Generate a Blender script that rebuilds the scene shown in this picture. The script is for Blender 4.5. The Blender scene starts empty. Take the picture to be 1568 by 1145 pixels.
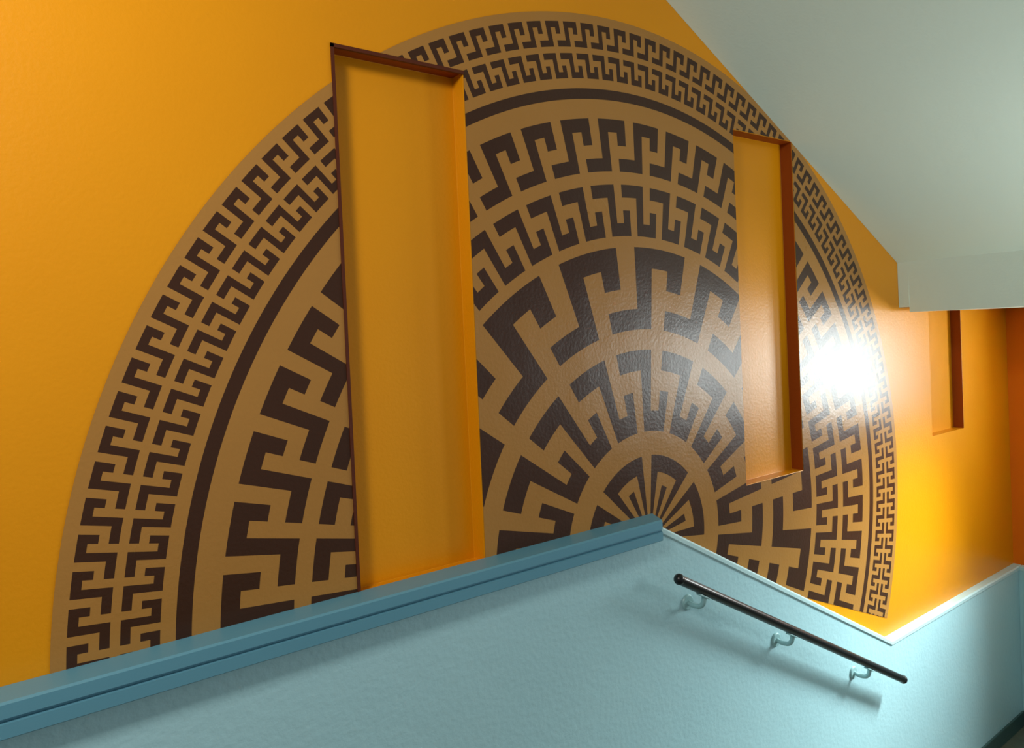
import bpy, bmesh, math
from mathutils import Vector, Matrix
sc = bpy.context.scene
sc.view_settings.view_transform = 'Standard'
sc.view_settings.look = 'None'
E = 2.55          # eye height above lower landing
XE = 5.19         # end wall
X0 = -2.6
CX, CZ, RM = 1.936, E-0.75, 1.812
NICHES = [(0.822,1.226),(2.508,2.914),(4.150,4.541)]
NB, NT, ND = E-0.648, E+0.770, 0.055
NB1 = E-0.672
WW = 0.04

def lin(c):
    c=c/255.0
    return c/12.92 if c<=0.04045 else ((c+0.055)/1.055)**2.4
def rgb(r,g,b): return (lin(r),lin(g),lin(b),1)

class NB_:
    def __init__(s,name):
        s.mat=bpy.data.materials.new(name); s.mat.use_nodes=True
        s.nt=s.mat.node_tree; s.N=s.nt.nodes; s.L=s.nt.links
        s.bsdf=s.N['Principled BSDF']
    def m(s,op,a,b=None,c=None):
        n=s.N.new('ShaderNodeMath'); n.operation=op
        for i,v in enumerate((a,b,c)):
            if v is None: continue
            if isinstance(v,(int,float)): n.inputs[i].default_value=v
            else: s.L.new(v,n.inputs[i])
        return n.outputs[0]
    def noise(s,scale,detail=3,vec=None,rough=.5):
        n=s.N.new('ShaderNodeTexNoise'); n.inputs['Scale'].default_value=scale
        n.inputs['Detail'].default_value=detail; n.inputs['Roughness'].default_value=rough
        if vec is None: vec=s.coord()
        s.L.new(vec,n.inputs['Vector']); return n.outputs['Fac']
    def coord(s):
        if not hasattr(s,'_c'):
            s._c=s.N.new('ShaderNodeTexCoord').outputs['Object']
        return s._c
    def mix(s,f,a,b):
        n=s.N.new('ShaderNodeMix'); n.data_type='RGBA'
        for sock,v in ((n.inputs[0],f),(n.inputs[6],a),(n.inputs[7],b)):
            if isinstance(v,(int,float,tuple)): sock.default_value=v
            else: s.L.new(v,sock)
        return n.outputs[2]
    def bump(s,h,strength,dist):
        n=s.N.new('ShaderNodeBump'); n.inputs['Strength'].default_value=strength
        n.inputs['Distance'].default_value=dist
        s.L.new(h,n.inputs['Height']); s.L.new(n.outputs[0],s.bsdf.inputs['Normal'])

def paint(name,c1,c2,rough=.4,spec=.4,peel=90,bs=.25,dist=.003,blotch=1.6):
    b=NB_(name)
    f=b.noise(blotch,4)
    b.L.new(b.mix(f,c1,c2),b.bsdf.inputs['Base Color'])
    b.bsdf.inputs['Roughness'].default_value=rough
    b.bsdf.inputs['Specular IOR Level'].default_value=spec
    h=b.m('ADD',b.noise(peel,3),b.m('MULTIPLY',b.noise(9,2),1.2))
    b.bump(h,bs,dist)
    return b.mat

M_or = paint('orange_paint',rgb(226,149,8),rgb(216,137,3),.36,.3,bs=.2)
M_or2= paint('orange_paint_end',rgb(240,124,8),rgb(232,116,6),.45,.25)
M_teal=paint('teal_plaster',rgb(178,218,225),rgb(168,210,219),.36,.42,peel=55,bs=.34,dist=.005)
M_cap=paint('blue_wood_paint',rgb(98,152,172),rgb(90,144,164),.4,.4,peel=30,bs=.08)
M_trim=paint('pale_teal_trim_paint',rgb(192,224,228),rgb(184,218,222),.35,.45,peel=40,bs=.15)
M_soff=paint('pale_green_white_paint',rgb(222,240,230),rgb(214,234,224),.6,.25)
M_conc=paint('concrete_floor',rgb(110,118,104),rgb(70,78,70),.6,.3,peel=60,blotch=14)
M_base=paint('dark_baseboard_vinyl',rgb(60,90,88),rgb(54,82,80),.4,.4)
M_black=paint('black_handrail_enamel',rgb(20,20,22),rgb(14,14,16),.3,.5,bs=.05)
M_steel=paint('teal_painted_steel',rgb(160,200,202),rgb(145,186,190),.35,.5,bs=.05)
M_frame=paint('window_frame_paint',rgb(220,220,210),rgb(210,210,200),.5,.3,bs=.05)
M_dark=paint('brown_edge_strip',rgb(90,36,10),rgb(78,30,8),.5,.3)
M_rev=paint('shaded_reveal_paint',rgb(154,72,8),rgb(144,64,8),.5,.25)  # darker orange: shade of the niche reveals put into the colour

# mural material ------------------------------------------------------
def mural_mat():
    b=NB_('greek_key_mural_paint')
    sep=b.N.new('ShaderNodeSeparateXYZ'); b.L.new(b.coord(),sep.inputs[0])
    dx=b.m('SUBTRACT',sep.outputs[0],CX); dz=b.m('SUBTRACT',sep.outputs[2],CZ)
    r=b.m('DIVIDE',b.m('SQRT',b.m('ADD',b.m('MULTIPLY',dx,dx),b.m('MULTIPLY',dz,dz))),RM)
    turn=b.m('DIVIDE',b.m('ARCTAN2',dx,dz),2*math.pi)
    lt=lambda a,c:b.m('LESS_THAN',a,c)
    gt=lambda a,c:b.m('GREATER_THAN',a,c)
    AND=lambda *a:__import__('functools').reduce(lambda p,q:b.m('MULTIPLY',p,q),a)
    OR=lambda *a:__import__('functools').reduce(lambda p,q:b.m('MAXIMUM',p,q),a)
    def band(ro,ri,n,ph):
        s=b.m('MULTIPLY',b.m('SUBTRACT',ro,r),9.0/(ro-ri))
        y=b.m('MINIMUM',s,b.m('SUBTRACT',9.0,s))
        x=b.m('MULTIPLY',b.m('FRACT',b.m('ADD',b.m('MULTIPLY',turn,float(n)),ph+50)),4.0)
        d=OR(lt(x,1),AND(lt(y,1),lt(x,3)),AND(gt(x,2),lt(x,3),lt(y,2)),AND(gt(y,3),gt(x,2)))
        return AND(d,gt(y,0),lt(y,4))
    b1=band(.984,.884,144,0); b2=band(.812,.592,54,0); b3=band(.571,.212,18,.055)
    ring=AND(lt(r,.866),gt(r,.847))
    x=b.m('MULTIPLY',b.m('FRACT',b.m('ADD',b.m('MULTIPLY',turn,7.0),50.0)),6.0)
    body=AND(gt(x,.55),lt(x,5.45),lt(r,.165),gt(r,.035))
    tan=AND(gt(x,1.5),lt(x,4.5),lt(r,.132))
    leg=AND(gt(x,2.5),lt(x,3.5),lt(r,.108))
    fan=b.m('MAXIMUM',AND(body,b.m('SUBTRACT',1.0,tan)),AND(leg,body))
    dark=OR(b1,b2,b3,ring,fan)
    n=b.noise(3,4)
    tanc=b.mix(n,rgb(172,122,58),rgb(162,113,52))
    drk=b.mix(n,rgb(66,37,20),rgb(56,32,18))
    b.L.new(b.mix(dark,tanc,drk),b.bsdf.inputs['Base Color'])
    mr=b.m('ADD',b.m('MULTIPLY',b.noise(2.2,4),.16),.22)
    b.L.new(mr,b.bsdf.inputs['Roughness'])
    b.bsdf.inputs['Specular IOR Level'].default_value=.34
    h=b.m('ADD',b.noise(90,3),b.m('MULTIPLY',b.noise(5,2),4))
    b.bump(h,.16,.004)
    return b.mat
M_mural=mural_mat()

# helpers -------------------------------------------------------------
def obj(name,bm,mats,parent=None,smooth=False,bevel=0,seg=2):
    me=bpy.data.meshes.new(name)
    if bevel>=0: bmesh.ops.recalc_face_normals(bm,faces=bm.faces)
    bm.to_mesh(me); bm.free()
    o=bpy.data.objects.new(name,me); sc.collection.objects.link(o)
    for m in (mats if isinstance(mats,(list,tuple)) else [mats]): me.materials.append(m)
    if smooth:
        for p in me.polygons: p.use_smooth=True
    if bevel>0:
        md=o.modifiers.new('bevel','BEVEL'); md.width=bevel; md.segments=seg; md.limit_method='ANGLE'; md.angle_limit=math.radians(25)
    if parent: o.parent=parent
    return o
def extrude_poly(pts3,vec):
    bm=bmesh.new()
    a=[bm.verts.new(p) for p in pts3]; c=[bm.verts.new(Vector(p)+Vector(vec)) for p in pts3]
    n=len(a); bm.faces.new(a); bm.faces.new(c[::-1])
    for i in range(n): bm.faces.new((a[i],a[(i+1)%n],c[(i+1)%n],c[i]))
    return bm
def box(bm,x0,x1,y0,y1,z0,z1):
    r=bmesh.ops.create_cube(bm,size=1)
    for v in r['verts']:
        v.co=Vector(((x0+x1)/2+v.co.x*(x1-x0),(y0+y1)/2+v.co.y*(y1-y0),(z0+z1)/2+v.co.z*(z1-z0)))
def empty(name):
    e=bpy.data.objects.new(name,None); sc.collection.objects.link(e); e.empty_display_size=.1; return e

# orange wall with recessed blind windows -------------------------------
def recess_wall(name,us,vs,holes,P,depthvec,mats,closed_back=True,matf=None):
    bm=bmesh.new(); D=Vector(depthvec)
    V={}
    def v(i,j,k=0):
        if (i,j,k) not in V: V[(i,j,k)]=bm.verts.new(P(us[i],vs[j])+D*k)
        return V[(i,j,k)]
    for i in range(len(us)-1):
        for j in range(len(vs)-1):
            if (i,j) in holes:
                ring=[(i,j),(i+1,j),(i+1,j+1),(i,j+1)]
                nb=[(i,j-1),(i+1,j),(i,j+1),(i-1,j)]
                for q in range(4):
                    if nb[q] in holes: continue
                    a,b=ring[q],ring[(q+1)%4]
                    f=bm.faces.new((v(*a),v(*b),v(*b,1),v(*a,1)))
                    if matf: f.material_index=matf(i,q)
                if closed_back: bm.faces.new([v(*a,1) for a in ring])
            else:
                bm.faces.new((v(i,j),v(i+1,j),v(i+1,j+1),v(i,j+1)))
    return obj(name,bm,mats,bevel=.0015)
us=[X0]+[q for n in NICHES for q in n]+[XE]; vs=[0,NB1,NB,NT,4.95]
# q: 0 sill, 1 right reveal, 2 head, 3 left reveal
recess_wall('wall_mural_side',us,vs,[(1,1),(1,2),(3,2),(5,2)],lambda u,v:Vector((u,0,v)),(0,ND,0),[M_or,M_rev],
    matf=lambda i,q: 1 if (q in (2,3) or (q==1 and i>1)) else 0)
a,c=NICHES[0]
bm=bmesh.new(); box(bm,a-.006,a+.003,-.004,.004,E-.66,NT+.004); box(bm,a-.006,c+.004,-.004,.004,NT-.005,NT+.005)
obj('niche_edge_strip',bm,M_dark)  # thin dark brown strip along left and top edges of the first niche

# mural -----------------------------------------------------------------
bm=bmesh.new()
NV=360
vsd=[bm.verts.new((CX+RM*math.sin(2*math.pi*i/NV),-.0015,CZ+RM*math.cos(2*math.pi*i/NV))) for i in range(NV)]
bm.faces.new(vsd)
def cut(co,no): bmesh.ops.bisect_plane(bm,geom=bm.verts[:]+bm.edges[:]+bm.faces[:],plane_co=co,plane_no=no)
g=.002
for a,c in NICHES[:2]:
    cut((a-g,0,0),(1,0,0)); cut((c+g,0,0),(1,0,0))
cut((0,0,NT+g),(0,0,1)); cut((0,0,NB-g),(0,0,1))
cut((0,0,E-.665),(0,0,1))
S=.541
cut((1.918,0,E-.70),(S,0,1)); cut((3.034,0,E-1.256),(.40,0,1)); cut((1.94,0,0),(1,0,0))
dele=[]
for f in bm.faces:
    c=f.calc_center_median()
    kill=any(a-g<c.x<b+g and NB-g<c.z<NT+g for a,b in NICHES[:2])
    if NICHES[0][0]-g<c.x<NICHES[0][1]+g and c.z<NB: kill=True
    if c.x<1.94 and c.z<E-.665: kill=True
    if c.x>1.9 and c.z<E-.70-S*(c.x-1.918): kill=True
    if c.x>1.94 and c.z<E-1.256-.40*(c.x-3.034): kill=True
    if kill: dele.append(f)
bmesh.ops.delete(bm,geom=dele,context='FACES')
for f in bm.faces:
    if f.normal.y>0: f.normal_flip()
obj('greek_key_mural',bm,M_mural,bevel=-1)

# teal wainscot -----------------------------------------------------------
zc=E-.66
prof=[(X0,0),(XE,0),(XE,E-1.585),(3.552,E-1.585),(1.90,E-.695),(1.90,zc-.0725),(X0,zc-.0725)]
obj('wall_wainscot_mural_side',extrude_poly([(x,-WW,z) for x,z in prof],(0,WW-.0005,0)),M_teal)
pr=[(-.0005,0),(-.084,0),(-.09,-.004),(-.09,-.031),(-.080,-.033),(-.080,-.039),(-.09,-.041),(-.09,-.069),(-.086,-.072),(-.0005,-.072)]
bm=bmesh.new()
A=[bm.verts.new((X0,y,zc+z)) for y,z in pr]; B=[bm.verts.new((1.953+y*.53,y,zc+z)) for y,z in pr]
n=len(pr); bm.faces.new(A); bm.faces.new(B[::-1])
for i in range(n): bm.faces.new((A[i],A[(i+1)%n],B[(i+1)%n],B[i]))
obj('trim_wood_ledge_cap',bm,M_cap)
def sweep(name,path,w,h,mat):
    bm=bmesh.new()
    rings=[]
    for x,z in path:
        rings.append([bm.verts.new(p) for p in ((x,-.0005,z),(x,-w+.006,z),(x,-w,z-.007),(x,-w,z-h+.006),(x,-w+.005,z-h),(x,-.0005,z-h))])
    for a,b in zip(rings,rings[1:]):
        for i in range(6): bm.faces.new((a[i],a[(i+1)%6],b[(i+1)%6],b[i]))
    bm.faces.new(rings[0]); bm.faces.new(rings[-1][::-1])
    return obj(name,bm,mat)
sweep('trim_dado_rail',[(1.912,E-.678),(3.552,E-1.564),(XE-.001,E-1.564)],.046,.028,M_trim)

# end wall with windows ------------------------------------------------------
YB=-3.4
WZ0,WZ1=E-.70,E-.01
ys=[0,-.84,-1.52,-2.05,-2.95,YB]; zs=[0,WZ0,WZ1,4.95]
recess_wall('wall_end',ys,zs,[(1,1),(3,1)],lambda u,v:Vector((XE,u,v)),(.12,0,0),M_or2,closed_back=False)
bm=bmesh.new(); box(bm,XE-WW,XE-.0005,YB,-WW,0,E-1.585)
obj('wall_wainscot_end',bm,M_teal,bevel=.002)
bm=bmesh.new(); box(bm,XE-.046,XE-.0005,YB,-.046,E-1.59,E-1.564)
obj('trim_dado_rail_end',bm,M_trim,bevel=.004)
glass=NB_('window_glass')
tr=glass.N.new('ShaderNodeBsdfTransparent'); gl=glass.N.new('ShaderNodeBsdfGlossy'); gl.inputs['Roughness'].default_value=.05
mx=glass.N.new('ShaderNodeMixShader'); mx.inputs[0].default_value=.06
glass.L.new(tr.outputs[0],mx.inputs[1]); glass.L.new(gl.outputs[0],mx.inputs[2])
glass.L.new(mx.outputs[0],glass.N['Material Output'].inputs[0])
for k,(ya,yb) in enumerate(((-1.52,-.84),(-2.95,-2.05))):
    w=empty('window_%d'%(k+1))
    bm=bmesh.new(); z0,z1=WZ0,WZ1; x0,x1=XE+.05,XE+.09; ym=(ya+yb)/2; zm=(z0+z1)/2
    for q in ((ya,ya+.035,z0,z1),(yb-.035,yb,z0,z1),(ya,yb,z0,z0+.035),(ya,yb,z1-.035,z1),(ym-.015,ym+.015,z0,z1)):
        box(bm,x0,x1,q[0],q[1],q[2],q[3])
    obj('frame',bm,M_frame,w,bevel=.003)
    bm=bmesh.new(); box(bm,XE+.068,XE+.072,ya+.03,yb-.03,z0+.03,z1-.03)
    obj('pane',bm,glass.mat,w)
    l=bpy.data.lights.new('daylight','AREA'); l.shape='RECTANGLE'; l.size=yb-ya; l.size_y=z1-z0
    l.energy=(62,64)[k]; l.color=(.9,1,.99)
    lo=bpy.data.objects.new('daylight_window_%d'%(k+1),l); sc.collection.objects.link(lo)
    lo.location=(XE+.13,(ya+yb)/2,(z0+z1)/2)
    lo.rotation_euler=Vector((-1,0,0)).to_track_quat('-Z','Z').to_euler()

# soffit slab -----------------------------------------------------------------
s=.549
top=4.95
def sz(x): return E+.270-s*(x-3.821)
YS=-1.30
xa=(E+.270-top)/s+3.821
bm=extrude_poly([(xa,YS,top),(3.821,YS,sz(3.821)),(3.826,YS,E+.02),(XE-.001,YS,E+.02),(XE-.001,YS,top)],(0,-YS-.052,0))
obj('ceiling_stair_soffit',bm,M_soff)
bm=extrude_poly([(xa,-.052,top),(3.821,-.052,sz(3.821)),(3.824,-.052,E+.045),(XE-.001,-.052,E+.045),(XE-.001,-.052,top)],(0,.051,0))
obj('trim_soffit_edge',bm,M_soff)
bm=bmesh.new(); box(bm,X0,XE+.12,YB,.06,4.952,5.05); obj('ceiling',bm,M_soff)

# floors and stair -----------------------------------------------------------------
bm=bmesh.new(); box(bm,1.8,XE+.12,YB,.0,-.15,-.001); obj('floor',bm,M_conc)
UL=.95
bm=bmesh.new(); box(bm,X0,1.87,YB,-WW-.001,UL-.2,UL); obj('floor_upper_landing',bm,M_conc)
rise=UL/6
pts=[(1.871,0.0005),(1.871,UL-rise)]
for i in range(5):
    zz=UL-rise*(i+1); pts+= [(1.871+.29*(i+1),zz)]
    pts+= [(1.871+.29*(i+1),max(zz-rise,.0005))]
obj('staircase',extrude_poly([(a,-1.25,c) for a,c in pts],(0,1.25-WW-.001,0)),M_conc,bevel=.004)
bm=bmesh.new(); box(bm,3.4,XE-WW-.001,-WW-.012,-WW-.0005,.0005,.09); obj('baseboard_mural_side',bm,M_base,bevel=.003)
bm=bmesh.new(); box(bm,XE-WW-.012,XE-WW-.0005,YB,-WW-.013,.0005,.09); obj('baseboard_end',bm,M_base,bevel=.003)

# handrail -----------------------------------------------------------------
hr=empty('handrail')
def tube(name,pts,rad,mat,parent,res=10):
    cu=bpy.data.curves.new(name,'CURVE'); cu.dimensions='3D'; cu.bevel_depth=rad; cu.bevel_resolution=6; cu.use_fill_caps=True
    sp=cu.splines.new('BEZIER'); sp.bezier_points.add(len(pts)-1); sp.resolution_u=res
    for p,q in zip(sp.bezier_points,pts):
        p.co=q; p.handle_left_type=p.handle_right_type='AUTO'
    o=bpy.data.objects.new(name,cu); sc.collection.objects.link(o); cu.materials.append(mat); o.parent=parent
    return o
p0=Vector((1.945,-.12,E-.8665)); p1=Vector((3.488,-.12,E-1.708)); dr=(p1-p0).normalized()
tube('rail',[p0,p1],.0175,M_black,hr)
for i,(p,d) in enumerate(((p0,-dr),(p1,dr))):
    bm=bmesh.new(); bmesh.ops.create_uvsphere(bm,u_segments=24,v_segments=14,radius=.0195)
    o=obj('end_cap_%d'%(i+1),bm,M_black,hr,smooth=True); o.location=p
for i,x in enumerate((2.075,2.606,3.19)):
    t=(x-p0.x)/(p1.x-p0.x); P=p0.lerp(p1,t)
    bm=bmesh.new(); bmesh.ops.create_cone(bm,cap_ends=True,segments=28,radius1=.03,radius2=.025,depth=.008)
    o=obj('bracket_rosette_%d'%(i+1),bm,M_steel,hr,bevel=.002); o.location=(x,-WW-.004,P.z-.062); o.rotation_euler=(math.radians(90),0,0)
    tube('bracket_arm_%d'%(i+1),[(x,-WW-.004,P.z-.062),(x,-WW-.035,P.z-.066),(x,-.108,P.z-.054),(x,-.12,P.z-.016)],.009,M_steel,hr)
    bm=bmesh.new(); box(bm,-.028,.028,-.011,.011,-.003,.003)
    o=obj('bracket_saddle_%d'%(i+1),bm,M_steel,hr,bevel=.002); o.location=P+Vector((-.0085*1,0,-.018)); o.rotation_euler=(0,math.atan(.545),0)

# lights -----------------------------------------------------------------
def area(name,loc,target,size,energy,col,spread=180):
    l=bpy.data.lights.new(name,'AREA'); l.size=size; l.energy=energy; l.color=col; l.spread=math.radians(spread)
    o=bpy.data.objects.new(name,l); sc.collection.objects.link(o); o.location=loc
    o.rotation_euler=(Vector(target)-Vector(loc)).to_track_quat('-Z','Z').to_euler(); return o
area('ceiling_lamp_light',(-.7,-1.35,E+1.3),(.0,0,E+.1),.45,38,(1,.97,.9))
area('soffit_fill_light',(3.2,-2.6,E-.9),(3.3,-1.1,E+.8),.6,9,(.93,1,.97),80)  # added fill with no visible fixture, lifts the soffit
area('wainscot_fill_light',(4.5,-1.15,E-.04),(3.1,0,E-2.0),.4,22,(.88,1,.99),70)  # unseen fill added to brighten the teal wall, angled to avoid glare
W=bpy.data.worlds.new('w'); sc.world=W; W.use_nodes=True
W.node_tree.nodes['Background'].inputs[0].default_value=(.92,.98,1,1)
W.node_tree.nodes['Background'].inputs[1].default_value=.24

# camera -----------------------------------------------------------------
cam=bpy.data.cameras.new('camera'); co=bpy.data.objects.new('camera',cam); sc.collection.objects.link(co); sc.camera=co
cam.lens=1350/1870*36; cam.sensor_width=36; cam.clip_start=.02
th=math.atan(1790/1350); pitch=math.radians(1.2); roll=math.atan(.045)
F=Vector((math.cos(th)*math.cos(pitch),math.sin(th)*math.cos(pitch),-math.sin(pitch)))
Rt=F.cross(Vector((0,0,1))).normalized(); U=Rt.cross(F)
U2=U*math.cos(roll)+Rt*math.sin(roll); R2=F.cross(U2)
m=Matrix((R2,U2,-F)).transposed().to_4x4(); m.translation=(0,-1.806,E)
co.matrix_world=m
cam.shift_y=-45/1870
